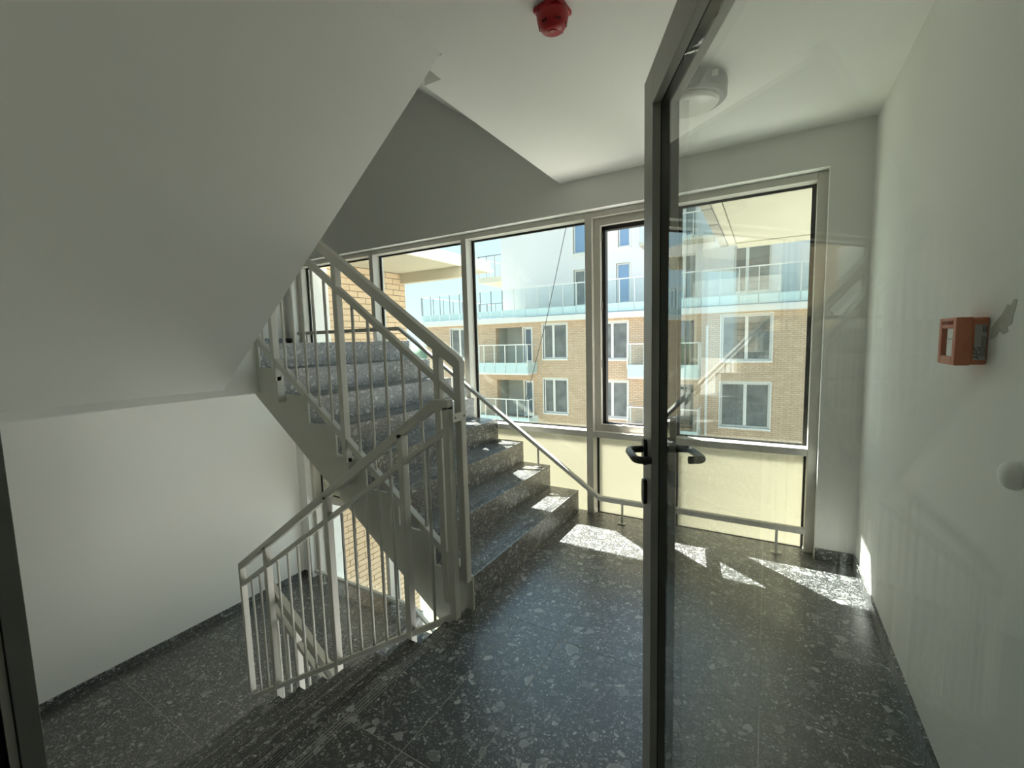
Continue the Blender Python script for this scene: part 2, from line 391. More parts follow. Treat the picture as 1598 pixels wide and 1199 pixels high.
# baseboards: stone strips
def baseboard(name, segs, label):
    o = empty(name, segs[0][0]); struct(o); tag(o, label)
    for (p, q) in segs:
        MB().box(*[v for k in range(3) for v in (p[k]-o.location[k]+(JG if k < 2 and (q[k]-p[k]) > 0.1 else 0), q[k]-o.location[k]-(JG if k < 2 and (q[k]-p[k]) > 0.1 else 0))]).build('skirting_stone', 'stone', o)
    return o
HB = 0.07
baseboard('baseboard_right', [((XR-0.012, a, 0.0), (XR, b, HB)) for a, b in ((0.2, 0.89), (0.89, 1.735), (1.735, 2.575), (2.575, YW))], 'dark stone skirting along the right wall')
baseboard('baseboard_back', [((0.283, YW-0.012, 0.0), (XR-0.012, YW, HB))], 'short dark stone skirting beside the window')
baseboard('baseboard_left', [((XL, a, -1.4), (XL+0.012, b, -1.4+HB)) for a, b in ((0.2, 0.72), (0.72, 1.32), (1.32, 1.92), (1.92, 2.52), (2.52, YW))]
          + [((XL+0.012, YW-0.012, -1.4), (-4.66, YW, -1.4+HB))], 'dark stone skirting on the lower half landing')
baseboard('baseboard_upper', [((XL+0.012, YW-0.012, 1.4), (-4.66, YW, 1.4+HB)), ((XL, 0.2, 1.4), (XL+0.012, YW, 1.4+HB))], 'dark stone skirting on the upper half landing')

# ------------------------------------------------------------------ curtain-wall window
win = empty('window_1', (0, YFR, 0)); struct(win); tag(win, 'tall multi-bay aluminium window lighting the stairwell')
Y0, YG = 0.0, 0.105                       # local frame front, glass plane
def wb(name, mat, x0, x1, y0, y1, z0, z1, parent=win, bevel=0.0):
    return MB().box(x0, x1, y0, y1, z0, z1).build(name, mat, parent, bevel)
ZT0, ZT1 = 0.614, 0.660                   # transom
ZLT0, ZLT1 = -0.455, -0.405               # lower transom
ZB0, ZB1 = -2.186, -2.14
ZHD = 2.262
mull = [(-4.66, -4.605), (-3.485, -3.434), (-2.344, -2.290), (-1.200, -1.146), (-0.605, -0.550), (0.234, 0.283)]
for (a, b) in mull:
    zb = -2.8 if b < -1.19 else 0.0
    wb('mullion', 'frame', a, b, Y0, 0.145, zb, ZH-0.002, bevel=0.0015)
bays = [(mull[i][1], mull[i+1][0]) for i in range(5)]
for i, (a, b) in enumerate(bays):
    wb('head_rail', 'frame', a+0.002, b-0.002, Y0+0.002, 0.145, ZHD, ZH-0.002, bevel=0.0015)
    wb('transom', 'frame', a+0.002, b-0.002, Y0+0.002, 0.145, ZT0, ZT1, bevel=0.0015)
    if i < 3:
        wb('transom', 'frame', a+0.002, b-0.002, Y0+0.002, 0.145, ZLT0, ZLT1, bevel=0.0015)
        wb('transom', 'frame', a+0.002, b-0.002, Y0+0.002, 0.145, ZB0, ZB1, bevel=0.0015)
    def glazed(z0, z1, mat, pname):
        g = 0.022 if mat == 'glass' else 0.013
        mb = MB()
        mb.box(a, a+g, YG-0.014, YG, z0, z1); mb.box(b-g, b, YG-0.014, YG, z0, z1)
        mb.box(a+g, b-g, YG-0.014, YG, z1-g*0.7, z1); mb.box(a+g, b-g, YG-0.014, YG, z0, z0+g*0.5)
        mb.build('gasket', 'gasket', win)
        wb(pname, mat, a+0.004, b-0.004, YG+0.001, YG+0.012, z0+0.004, z1-0.004)
    if i != 3:
        glazed(ZT1, ZHD, 'glass', 'pane')
    glazed(ZLT1 if i < 3 else -0.02, ZT0, 'yellow', 'frosted_panel')
    if i < 3:
        glazed(ZB1, ZLT0, 'glass', 'pane')
        glazed(-2.8, ZB0, 'yellow', 'frosted_panel')
# fixed inner frame of the opening bay with its rebate, and the casement swung inwards
a, b = bays[3]
mb = MB()
for (x0, x1, z0, z1) in ((a, a+0.05, ZT1, ZHD), (b-0.05, b, ZT1, ZHD), (a+0.05, b-0.05, ZHD-0.055, ZHD), (a+0.05, b-0.05, ZT1, ZT1+0.05)):
    mb.box(x0, x1, 0.045, 0.10, z0, z1)
mb.build('casement_frame', 'frame', win, 0.0015)
mb = MB()
for (x0, x1, z0, z1) in ((a+0.05, a+0.078, ZT1+0.03, ZHD-0.055), (b-0.078, b-0.05, ZT1+0.03, ZHD-0.055), (a+0.05, b-0.05, ZHD-0.085, ZHD-0.055), (a+0.05, b-0.05, ZT1+0.045, ZT1+0.062)):
    mb.box(x0, x1, 0.085, 0.135, z0, z1)
mb.build('rebate_gasket', 'gasket', win)
for zc in (2.13, 1.62, 1.18):
    wb('strike_plate', 'steel', a+0.048, a+0.056, 0.06, 0.085, zc-0.03, zc+0.03)
for xc in (a+0.13, a+0.23):
    wb('drain_cap', 'frame', xc-0.02, xc+0.02, 0.03, 0.06, ZT1+0.05, ZT1+0.058)
# casement leaf, hinged at the right and opened about 80 degrees into the room
sash = bpy.data.objects.new('casement_leaf', MB().box(0, 0.48, 0, 0.055, 0, 0.06).mesh('casement_leaf')); col.objects.link(sash)
sash.data.materials.append(M['frame']); sash.parent = win
sash.location = (b-0.035, 0.015, ZT1+0.06); sash.rotation_euler = (0, 0, math.radians(-81))
Hs = ZHD-ZT1-0.12
MB().box(0, 0.06, 0, 0.055, 0.06, Hs-0.06).build('stile', 'frame', sash); MB().box(0.42, 0.48, 0, 0.055, 0.06, Hs-0.06).build('stile', 'frame', sash)
MB().box(0, 0.48, 0, 0.055, Hs-0.06, Hs).build('top_rail', 'frame', sash)
MB().box(0.055, 0.425, 0.02, 0.03, 0.055, Hs-0.055).build('pane', 'glass', sash)
for zc in (0.15, Hs-0.15): MB().tube([(-0.004, 0.03, zc-0.04), (-0.004, 0.03, zc+0.04)], 0.008, 8).build('hinge', 'frame', sash)

# ------------------------------------------------------------------ door frame and open glass door
EX, EY = -0.3056, 1.284
DOOR_L, DOOR_T, DOOR_H = 1.222, 0.066, 2.055
ang = math.atan2(-0.902, 0.4315)
jm = empty('trim_1', (-1.0, 0.18, 0)); struct(jm); tag(jm, 'aluminium door frame with light and shade put into its colours')
MB().box(-0.13, 0.0, -0.027, 0.0, 0.0, 2.075).build('jamb', 'jamb', jm, 0.001)
MB().box(-0.13, -0.004, -0.038, -0.028, 0.0, 2.075).build('jamb_lit_lip', 'frame', jm)  # lighter colour carries the light on this side-lit strip
MB().box(-0.13, -0.010, -0.175, -0.039, 0.0, 2.075).build('jamb_shade_strip', 'black', jm)  # black stands in for the unlit corridor side beyond the frame
MB().box(-0.13, 1.30, -0.027, 0.0, 2.075, 2.12).build('frame_head', 'jamb', jm, 0.001)
MB().box(1.235, 1.30, -0.06, 0.0, 0.0, 2.075).build('jamb', 'jamb', jm, 0.002)
door = empty('door_1', (EX, EY, 0), ang); struct(door); tag(door, 'open glass door with grey metal frame and black lever handles')
SF = 0.095
for (y0, y1) in ((0.0, 0.0204), (0.0458, DOOR_T)):
    MB().box(0, SF, y0, y1, 0.008, DOOR_H).build('stile', 'doorframe', door, 0.0012)
    MB().box(DOOR_L-SF, DOOR_L, y0, y1, 0.008, DOOR_H).build('stile', 'doorframe', door, 0.0012)
    MB().box(SF, DOOR_L-SF, y0, y1, DOOR_H-SF, DOOR_H).build('top_rail', 'doorframe', door, 0.0012)
    MB().box(SF, DOOR_L-SF, y0, y1, 0.008, 0.008+SF).build('bottom_rail', 'doorframe', door, 0.0012)
mb = MB()
mb.box(0.004, SF, 0.0204, 0.0458, 0.010, DOOR_H-0.002); mb.box(DOOR_L-SF, DOOR_L-0.004, 0.0204, 0.0458, 0.010, DOOR_H-0.002)
mb.box(SF, DOOR_L-SF, 0.0204, 0.0458, DOOR_H-SF, DOOR_H-0.002); mb.box(SF, DOOR_L-SF, 0.0204, 0.0458, 0.010, 0.008+SF)
mb.build('glazing_gasket', 'black', door)
MB().box(SF+0.0005, DOOR_L-SF-0.0005, 0.0215, 0.0447, 0.008+SF+0.0005, DOOR_H-SF-0.0005).build('pane', 'doorglass', door)
MB().tube([(DOOR_L+0.006, -0.004, 0.25), (DOOR_L+0.006, -0.004, 0.37)], 0.009, 10).build('hinge', 'doorframe', door)
MB().tube([(DOOR_L+0.006, -0.004, 1.70), (DOOR_L+0.006, -0.004, 1.82)], 0.009, 10).build('hinge', 'doorframe', door)
def arc_path(side):
    """lever with returned end: out of the leaf, along it, and back; side -1 is the stair side face"""
    y0 = 0.0 if side < 0 else DOOR_T
    z = 1.058
    P = []
    k = 0.052; r = 0.02; L = 0.118; x0 = 0.040
    def q(x, d): return (x, y0+side*d, z)
    P += [q(x0, 0.004), q(x0, k-r)]
    for t in (30, 60, 90):
        P.append(q(x0+r-r*math.cos(math.radians(t)), k-r+r*math.sin(math.radians(t))))
    P += [q(x0+L-r, k)]
    for t in (30, 60, 90):
        P.append(q(x0+L-r+r*math.sin(math.radians(t)), k-r+r*math.cos(math.radians(t))))
    P += [q(x0+L, 0.014)]
    return P
for side in (-1, 1):
    y0 = 0.0 if side < 0 else DOOR_T
    h = MB().tube(arc_path(side), 0.0100, 12).build('lever_handle', 'handle', door, smooth=False)
    for p in h.data.polygons:
        if len(p.vertices) == 4: p.use_smooth = True
    def oval(zc, hh, hw=0.016, tk=0.011):
        poly = []
        for t in range(24):
            a_ = 2*math.pi*t/24
            poly.append((0.040+hw*math.copysign(abs(math.cos(a_))**0.5, math.cos(a_)), zc+hh*math.copysign(abs(math.sin(a_))**0.6, math.sin(a_))))
        ya, yb = sorted((y0, y0+side*tk))
        return MB().prism(poly, ya, yb)
    rz = oval(1.05, 0.037).build('rosette', 'handle', h, 0.002)
    oval(0.935, 0.036).build('lock_escutcheon', 'handle', door, 0.002)

# ------------------------------------------------------------------ stair flights
SLOPE = R_/G_
def up_flight(z0, label):
    """first riser at XS, climbing towards -x beside the window"""
    e0 = empty('stair_flight', (XS, YN, z0)); tag(e0, label, 'stairs', 'stair flights beside the window')
    L = lambda x, z: (x-XS, z)
    # body: saw-tooth top under the stone, flat sloping soffit
    def saw(dx, dz, extra=0.0):
        pts = [(0.0+extra, -0.02)]
        for i in range(8):
            pts.append((-i*G_+dx, i*R_+dz if i else -0.02)); pts.append((-i*G_+dx, (i+1)*R_+dz))
        return pts
    def bottom(x): return -0.241-SLOPE*x
    xe = -7*G_-0.10
    body = [(-0.022, -0.27)]
    for i in range(8):
        body.append((-i*G_-0.022, i*R_-0.022 if i else -0.27)); body.append((-i*G_-0.022, (i+1)*R_-0.022))
    body = body[1:]
    body += [(xe, 8*R_-0.022), (xe, min(bottom(xe), 8*R_-0.34)), (-0.05, -0.27)]
    MB().prism(body, 0.012, YF-YN).build('waist_slab', 'side', e0)
    # painted side cheek that stands a little proud of the stone ends
    ch = [(0.012, -0.24)]
    for i in range(8):
        ch.append((-i*G_+0.004, (i*R_+0.012) if i else -0.24)); ch.append((-i*G_+0.004, (i+1)*R_+0.008))
    ch = ch[1:]
    ch += [(xe, 8*R_+0.008), (xe, bottom(xe)+0.02), (0.0, -0.241)]
    MB().prism(ch, 0.0, 0.012).build('side_cheek', 'side', e0)
    for i in range(8):
        x = -i*G_
        MB().box(x-0.02, x, 0.013, YF-YN, i*R_+0.0008, (i+1)*R_-0.0205).build('riser', 'stone', e0)
        xb = -(i+1)*G_-0.001 if i < 7 else -7*G_-0.10
        MB().prism(grooved_profile(x+0.001, xb, (i+1)*R_, 0.02, 1), 0.013, YF-YN).build('tread', 'stone', e0)
    return e0
up_flight(0.0, 'terrazzo stair flight climbing left beside the big window')
up_flight(-ST, 'lower terrazzo stair flight seen through the railing, below the upper one')
RD_ = 0.166
def soffit_flight(z0, label, slope=0.766):
    e0 = empty('stair_flight', (XD, YD1, z0)); tag(e0, label, 'stairs', 'stair flights above the down stairs')
    # descends towards -x from z0: x local from 0
    bz = lambda x: -0.398+slope*x
    xe = -1.40-0.338
    xe_x = (xe-(-0.398))/slope
    poly = [(0.172, -0.03), (-0.006, -0.03)]
    for i in range(8):
        zz = -(i+1)*RD_-0.03 if i < 7 else -1.43
        poly.append((-i*G_-0.006, zz))
        if i < 7: poly.append((-(i+1)*G_-0.006, zz))
    poly.append((xe_x-0.02, -1.43)); poly.append((xe_x-0.02, xe)); poly.append((xe_x, xe)); poly.append((0.172, bz(0.172)))
    MB().prism(poly, YD0-YD1-0.018, -0.075).build('waist_slab', 'ceil', e0)
    return e0, poly
e1, _ = soffit_flight(0.0, 'dark terrazzo stair flight leading down from the landing')
for i in range(8):
    x = -i*G_
    zlo = -(i+1)*RD_ if i < 7 else -1.4
    MB().box(x-0.012, x+0.008, YD0-YD1-0.018, 0.0, zlo+0.0005, -i*RD_-0.0305).build('riser', 'stone', e1)
    if i < 7:
        MB().prism(grooved_profile(x-G_-0.012, x+0.006, -(i+1)*RD_, 0.03, -1), YD0-YD1-0.018, 0.0).build('tread', 'stone', e1)
soffit_flight(ST, 'white sloping underside of the stair flight overhead')
# flight of the next storey beside the window: only its underside shows at the ceiling edge
e0 = empty('stair_flight', (XS, YN, ST)); tag(e0, 'pale sloping stair underside above the ceiling edge', 'stairs')
MB().prism([(-0.092, 0.0), (-0.092, -0.241+0.092*SLOPE), (-7*G_-0.4, -0.241+(7*G_+0.4)*SLOPE), (-7*G_-0.4, 1.40)], -0.02, YW-YN-0.002).build('waist_slab', 'ceil', e0)

# ------------------------------------------------------------------ stair railings
def bar(mb, x, z0, z1, wx, yc, wy): return mb.box(x-wx/2, x+wx/2, yc-wy/2, yc+wy/2, z0, z1)
def up_railing(dz, label):
    e0 = empty('stair_railing', (-1.285, 1.70, 0.17+dz)); tag(e0, label, 'railing', 'railings of the flights beside the window')
    ox, oy, oz = e0.location[0], e0.location[1], 0.17
    zt = lambda x: 1.292-0.7005*(x+1.26)
    z2 = lambda x: 1.129-0.7205*(x+1.30)
    zb = lambda x: 0.255-0.738*(x+1.309)          # top edge of bottom rail
    def sb(name, f, xa, xb, h, wy, bev=0.003):
        return MB().slopebar(xa-ox, f(xa)-oz, xb-ox, f(xb)-oz, -wy/2, wy/2, h).build(name, 'rail', e0, bev)
    xl = -3.05
    MB().prism([(xl-ox, zt(xl)-oz), (xl-ox, zt(xl)-0.062-oz), (-1.300-ox, zt(-1.300)-0.066-oz), (-1.300-ox, zt(-1.300)-0.10-oz), (-1.2595-ox, zt(-1.300)-0.10-oz), (-1.2595-ox, zt(-1.2595)-0.012-oz), (-1.275-ox, zt(-1.275)-oz)], -0.022, 0.022).build('handrail', 'rail', e0, 0.003)
    sb('middle_rail', z2, xl, -1.30, 0.040, 0.034)
    sb('bottom_rail', zb, xl, -1.30, 0.046, 0.036)
    # end post
    bar(MB(), -1.281-ox, 0.172-oz, 1.255-oz, 0.040, 0, 0.040).build('post', 'rail', e0, 0.004)
    for x in (-1.405, -2.115, -2.745):
        wx = 0.036
        MB().prism([(x-wx/2-ox, zb(x)-0.16-oz), (x+wx/2-ox, zb(x)-0.16-oz), (x+wx/2-ox, zt(x)-0.03-oz), (x-wx/2-ox, zt(x)-0.03-oz)], -0.021, 0.021).build('post', 'rail', e0, 0.003)
        MB().box(x-wx/2-ox, x+wx/2-ox, -0.012, 0.034, zb(x)-0.30-oz, zb(x)-0.13-oz).build('post_bracket', 'rail', e0, 0.003)
    for x in (-1.527, -1.645, -1.765, -1.883, -2.000, -2.225, -2.332, -2.434, -2.537, -2.640, -2.862, -2.965):
        MB().tube([(x-ox, 0, zb(x)-0.02-oz), (x-ox, 0, z2(x)-0.02-oz)], 0.0085, 8).build('baluster', 'rail', e0, smooth=False)
    return e0
rail_up = up_railing(0.0, 'grey metal railing of the flight climbing beside the window')
up_railing(-ST, 'lower grey railing glimpsed through the bars of the down railing')
# bracket plate joining the two railings, with its two bolts
bp = MB().box(0.021, 0.028, -0.085, 0.022, 0.83, 0.872).build('joining_plate', 'rail', rail_up, 0.001)
bp.location = (-0.002, 0, 0)
for yb in (-0.066, 0.004):
    MB().lathe([(0.0, 0.0), (0.006, 0.0), (0.006, 0.004), (0.003, 0.006), (0.0, 0.006)], 10, (0.028, yb, 0.851), 'x').build('bolt', 'steel', bp)
e0 = empty('stair_railing', (-1.31, 1.645, -0.02)); tag(e0, 'grey metal railing of the flight leading down', 'railing')
ox, oz = -1.31, -0.02
zt = lambda x: 1.098+0.679*(x+1.392)
z2 = lambda x: 0.962+0.668*(x+1.339)
zb = lambda x: 0.004+0.632*(x+1.348)
def sb(name, f, xa, xb, h, wy, bev=0.003):
    return MB().slopebar(xa-ox, f(xa)-oz, xb-ox, f(xb)-oz, -wy/2, wy/2, h).build(name, 'rail', e0, bev)
MB().prism([(-3.275-ox, zt(-3.275)-0.055-oz), (-1.380-ox, 1.052-oz), (-1.296-ox, 1.054-oz), (-1.296-ox, 1.104-oz), (-1.392-ox, 1.102-oz), (-3.275-ox, zt(-3.275)-oz)], -0.021, 0.021).build('handrail', 'rail', e0, 0.004)
sb('middle_rail', z2, -3.26, -1.31, 0.036, 0.034); sb('bottom_rail', zb, -3.26, -1.31, 0.034, 0.034)
bar(MB(), -1.314-ox, -0.03-oz, 1.07-oz, 0.036, 0, 0.042).build('post', 'rail', e0, 0.003)
MB().prism([(-3.275-ox, -1.19-oz), (-3.250-ox, -1.175-oz), (-3.250-ox, zt(-3.25)-0.03-oz), (-3.275-ox, zt(-3.275)-0.03-oz)], -0.021, 0.021).build('post', 'rail', e0, 0.003)
for x in (-1.620, -2.250, -2.930):
    MB().box(x-0.018-ox, x+0.018-ox, -0.021, 0.021, zb(x)-0.14-oz, zt(x)-0.03-oz).build('post', 'rail', e0, 0.003)
for x in (-1.450, -1.715, -1.812, -1.917, -2.026, -2.128, -2.363, -2.472, -2.577, -2.690, -2.810, -3.040, -3.145):
    MB().tube([(x-ox, 0, zb(x)-0.015-oz), (x-ox, 0, z2(x)-0.015-oz)], 0.0085, 8).build('baluster', 'rail', e0)

# low guard rail that follows the window
def guard_rail(dz, xend, label):
    e = empty('guard_rail', (0, 3.12, 0.05+dz)); tag(e, label, 'guard rail')
    pts = [(-4.57, 1.517), (-3.03, 1.517), (-1.065, 0.17), (0.232, 0.17)]
    if xend: pts = pts[:3]
    mb = MB()
    for (xa, za), (xb, zb_) in zip(pts[:-1], pts[1:]):
        mb.slopebar(xa, za+0.018-0.05, xb, zb_+0.018-0.05, -0.018, 0.018, 0.036)
    mb.build('rail', 'rail', e, 0.004)
    feet = [(-4.42, 1.4, 1.50), (-3.25, 1.4, 1.50), (-1.582, 0.35, 0.51), (-2.52, 1.05, 1.16)]
    if not xend: feet += [(-0.895, 0.0, 0.155), (0.083, 0.0, 0.155)]
    for (x, zf, zt_) in feet:
        p = MB().tube([(x, 0, zf-0.05), (x, 0, zt_-0.05)], 0.008, 10).build('foot_post', 'rail', e)
        MB().box(x-0.03, x+0.03, -0.022, 0.022, zf-0.05, zf-0.044).build('foot_plate', 'rail', p)
    return e
guard_rail(0.0, False, 'low grey guard rail along the window of the main flight')
guard_rail(-ST, True, 'low grey guard rail along the window of the lower half landing')

# ------------------------------------------------------------------ small fittings
# red alarm sounder on the ceiling
s = empty('alarm_sounder', (-0.681, 1.525, ZC)); tag(s, 'red fire alarm sounder on the ceiling', 'alarm')
poly = []
for k in range(4):
    a0 = math.radians(36)+k*math.pi/2
    poly.append((0.069*math.cos(a0), 0.069*math.sin(a0)))
    for t in (0.35, 0.5, 0.65):
        b0 = a0+t*math.pi/2; poly.append((0.054*math.cos(b0), 0.054*math.sin(b0)))
MB().prism(poly, -0.016, 0.0, 'z').build('mounting_base', 'red', s, 0.003)
b0 = MB().lathe([(0.0, 0.012), (0.054, 0.012), (0.056, 0.026), (0.054, 0.038), (0.049, 0.054), (0.041, 0.066), (0.028, 0.074), (0.014, 0.077), (0.0, 0.077)], 32, (0, 0, 0), 'z', -1).build('horn_body', 'red', s, smooth=True)
MB().lathe([(0.0, 0.074), (0.017, 0.074), (0.017, 0.079), (0.0, 0.080)], 20, (0.0, 0.0, 0), 'z', -1).build('centre_cap', 'red', b0)
for k in range(6):
    a0 = k*math.pi/3+0.3; c, sn = math.cos(a0), math.sin(a0)
    mb = MB(); x, y = 0.0445*c, 0.0445*sn
    q = [(x-0.010*sn+0.004*c, y+0.010*c+0.004*sn), (x+0.010*sn+0.004*c, y-0.010*c+0.004*sn), (x+0.010*sn-0.004*c, y-0.010*c-0.004*sn), (x-0.010*sn-0.004*c, y+0.010*c-0.004*sn)]
    mb.prism(q, -0.060, -0.044, 'z').build('sound_slot', 'reddark', b0)
# round ceiling lamp
l = empty('ceiling_lamp', (-0.335, 2.30, ZC)); tag(l, 'round ceiling lamp with opal cover behind the door glass', 'lamp')
MB().lathe([(0.0, 0.0), (0.150, 0.0), (0.155, 0.02), (0.152, 0.070), (0.140, 0.078), (0.0, 0.078)], 48, (0, 0, 0), 'z', -1).build('housing', 'lampring', l, smooth=False)
MB().lathe([(0.0, 0.070), (0.124, 0.076), (0.118, 0.088), (0.095, 0.097), (0.05, 0.102), (0.0, 0.104)], 48, (0, 0, 0), 'z', -1).build('opal_cover', 'lampglass', l, smooth=True)
MB().box(0.10, 0.125, -0.1185, -0.1165, -0.045, -0.020).build('label_plate', 'whiteplastic', l)
# orange call point on the right wall
cpx = XR
c = empty('call_point', (cpx, 1.62, 1.342)); tag(c, 'orange smoke vent call point on the right wall', 'call point')
MB().box(-0.030, 0.0, -0.062, 0.062, -0.060, 0.060).build('back_box', 'orange', c, 0.004)
hb = MB()
o = 0.0
f0, f1 = -0.062, -0.030
for (y0, y1, z0, z1) in ((-0.064, -0.042, -0.062, 0.062), (0.042, 0.064, -0.062, 0.062), (-0.042, 0.042, 0.034, 0.062), (-0.042, 0.042, -0.062, -0.040)):
    hb.box(f0, f1, y0, y1, z0, z1)
hc = hb.build('hinged_cover', 'orange', c, 0.003)
MB().box(-0.036, -0.030, -0.042, 0.042, -0.040, 0.034).build('recess_plate', 'orange_in', c)
MB().box(-0.056, -0.036, -0.0415, 0.018, -0.0395, 0.0335).build('glass_insert', 'whiteplastic', c)
MB().box(-0.0568, -0.056, -0.0415, 0.018, 0.004, 0.007).build('insert_bar', 'sticker', c)
mrot = Matrix(((0, 0, -1, 0), (-1, 0, 0, 0), (0, 1, 0, 0), (0, 0, 0, 1)))      # text facing -x
text_mesh('front_lettering', 'ODDYMIANIE', 0.0145, 'orange_in', hc, Matrix.Translation((f0-0.0003, 0, 0.048)) @ mrot)
st = MB().box(-0.026, -0.004, -0.0632, -0.0622, -0.048, 0.042).build('side_sticker', 'sticker', c)
mside = Matrix(((1, 0, 0, 0), (0, 0, -1, 0), (0, 1, 0, 0), (0, 0, 0, 1)))      # text facing -y
text_mesh('sticker_lettering', 'AFG', 0.017, 'ink', st, Matrix.Translation((-0.0195, -0.0634, -0.030)) @ mside @ Matrix.Rotation(math.pi/2, 4, 'Z'))
mb = MB()
for k in range(5): mb.box(-0.013+k*0.0022, -0.0123+k*0.0022, -0.0636, -0.0632, -0.040, 0.012)
for k in range(3): mb.box(-0.012+k*0.003, -0.0105+k*0.003, -0.0636, -0.0632, 0.022, 0.038)
mb.build('sticker_print', 'ink', st)
# bare plaster patch on the wall beside it
pts = [(1.545, 1.375), (1.515, 1.395), (1.495, 1.405), (1.470, 1.428), (1.452, 1.425), (1.440, 1.438), (1.425, 1.436), (1.430, 1.418), (1.438, 1.400), (1.442, 1.382), (1.462, 1.376), (1.455, 1.364), (1.480, 1.358), (1.500, 1.368), (1.520, 1.352), (1.548, 1.345)]
MB().prism(pts, XR-0.0008, XR+0.001, 'x').build('plaster_patch', 'stain', wall_right)
MB().prism([(1.09, 1.0605), (1.15, 1.052), (1.26, 1.050), (1.34, 1.0605)], XL, XL+0.002, 'x').build('dark_crack', 'ink', wall_left)
# round white wall buffer
bz = empty('wall_buffer', (XR, 1.355, 1.052)); tag(bz, 'white round door buffer low on the right wall', 'door stop')
MB().lathe([(0.0, 0.0), (0.030, 0.0), (0.032, 0.006), (0.030, 0.016), (0.022, 0.026), (0.010, 0.030), (0.0, 0.031)], 24, (0, 0, 0), 'x', -1).build('rubber_dome', 'whiteplastic', bz, smooth=True)

# ------------------------------------------------------------------ outside: own wing at the left
WX = -4.75
wing = empty('brick_wing', (WX, 4.2, -9.0)); tag(wing, 'near tan brick wing with cream roof overhang at left of window', 'building')
W0 = wing.location
def wmb(): return MB()
def wbox(name, mat, x0, x1, y0, y1, z0, z1, parent=wing, bevel=0.0):
    return MB().box(x0-W0[0], x1-W0[0], y0-W0[1], y1-W0[1], z0-W0[2], z1-W0[2]).build(name, mat, parent, bevel)
core = wbox('wall', 'mortar', WX-1.6, WX-0.008, 3.63, 5.05, -9.0, 2.405)
CH, BL = 0.0795, 0.262
bm_full = MB().box(-0.052, 0.0, 0.0, BL-0.010, 0.0, CH-0.010).mesh('brick'); bm_full.materials.append(M['wingbrick'])
bm_half = MB().box(-0.052, 0.0, 0.0, BL/2-0.010, 0.0, CH-0.010).mesh('brick'); bm_half.materials.append(M['wingbrick'])
rest = MB(); nb = 0
k = 0
z = 2.405-CH
while z > -4.5:
    y = 3.63; odd = k % 2
    while y < 5.049:
        ln = BL/2 if (odd and y < 3.64) else BL
        yy = min(y+ln, 5.06)
        if yy-y > 0.03:
            seen = (1.28 < z < 2.4) or (-2.35 < z < -0.28)
            if seen and nb < 300:
                me = bm_half if ln < BL*0.9 else bm_full
                o = inst('brick', me, wing, (random.uniform(-0.001, 0.002), y-W0[1], z-W0[2]))
                if yy-y < ln-0.001: o.scale = (1, (yy-y-0.01)/(ln-0.01), 1)
                nb += 1
            else:
                rest.box(-0.052, 0.0, y-W0[1], yy-0.010-W0[1], z-W0[2], z+CH-0.010-W0[2])
        y += ln
    z -= CH; k += 1
tag(rest.build('brickwork', 'wingbrick', wing), kind='stuff')
rs = wbox('roof_slab', 'soffit', WX-1.6, -3.66, 3.63, 5.72, 2.406, 2.53)
wbox('edge_beam', 'soffit', WX-1.6, -3.60, 4.96, 5.08, 2.262, 2.406)
wbox('edge_beam', 'soffit', -3.60, -3.45, 5.00, 5.06, 2.30, 2.406)
gt = MB().tube([(-3.625-W0[0], 3.5-W0[1], 2.425-W0[2]), (-3.625-W0[0], 5.74-W0[1], 2.425-W0[2])], 0.026, 10).build('gutter', 'trimwhite', wing)
for yy in (3.9, 4.5, 5.1, 5.6):
    MB().box(-3.66-W0[0], -3.595-W0[0], yy-0.015-W0[1], yy+0.015-W0[1], 2.425-W0[2], 2.462-W0[2]).build('gutter_bracket', 'trimwhite', gt)
wbox('balcony_slab', 'soffit', -4.74, -3.66, 3.64, 5.72, -0.40, -0.27)
wbox('fascia', 'trimwhite', -3.66, -3.64, 3.47, 5.73, 2.45, 2.56)

# own balcony roof at the right
rr = empty('balcony_roof', (-0.40, 4.8, 2.40)); tag(rr, 'cream balcony roof overhang at top right of the window', 'roof')
R0 = rr.location
def rbox(name, mat, x0, x1, y0, y1, z0, z1, parent=rr, bevel=0.0):
    return MB().box(x0-R0[0], x1-R0[0], y0-R0[1], y1-R0[1], z0-R0[2], z1-R0[2]).build(name, mat, parent, bevel)
rbox('slab', 'soffit', -0.330, 2.6, 3.47, 6.02, 2.412, 2.56)
rbox('edge_strip', 'soffit', -0.408, -0.336, 3.47, 5.78, 2.40, 2.56)
rbox('end_strip', 'soffit', -0.330, 2.6, 5.72, 6.02, 2.402, 2.412)
for i in range(4):
    y0 = 3.47+i*0.58
    rbox('gutter_section', 'fascia', -0.500, -0.420, y0+0.008, y0+0.572, 2.402, 2.50, bevel=0.006)
    rbox('gutter_joint', 'lampring', -0.503, -0.417, y0+0.572, y0+0.588, 2.399, 2.50)
bf = tag(empty('bounce_balcony', (1.0, 4.7, -0.42)), 'unseen pale balcony floor added to bounce sunlight indoors', 'balcony')  # unseen slab added to bounce sunlight onto ceiling and right wall
MB().box(-1.45, 1.6, -1.23, 1.30, 0.0, 0.15).build('slab', 'balcony', bf)
MB().box(-1.45, 1.6, -1.20, 1.28, 0.15, 0.17).build('paving', 'balcony', bf)
rbox('groove', 'lampring', -0.420, -0.408, 3.47, 5.74, 2.41, 2.54)

# ------------------------------------------------------------------ outside: apartment block across the yard
YB = 20.5
ap = empty('apartment_block', (-8, YB, -9)); tag(ap, 'tan brick and white apartment block across the yard', 'building')
A0 = ap.location
def abox(name, mat, x0, x1, y0, y1, z0, z1, parent=ap, bevel=0.0):
    return MB().box(x0-A0[0], x1-A0[0], y0-A0[1], y1-A0[1], z0-A0[2], z1-A0[2]).build(name, mat, parent, bevel)
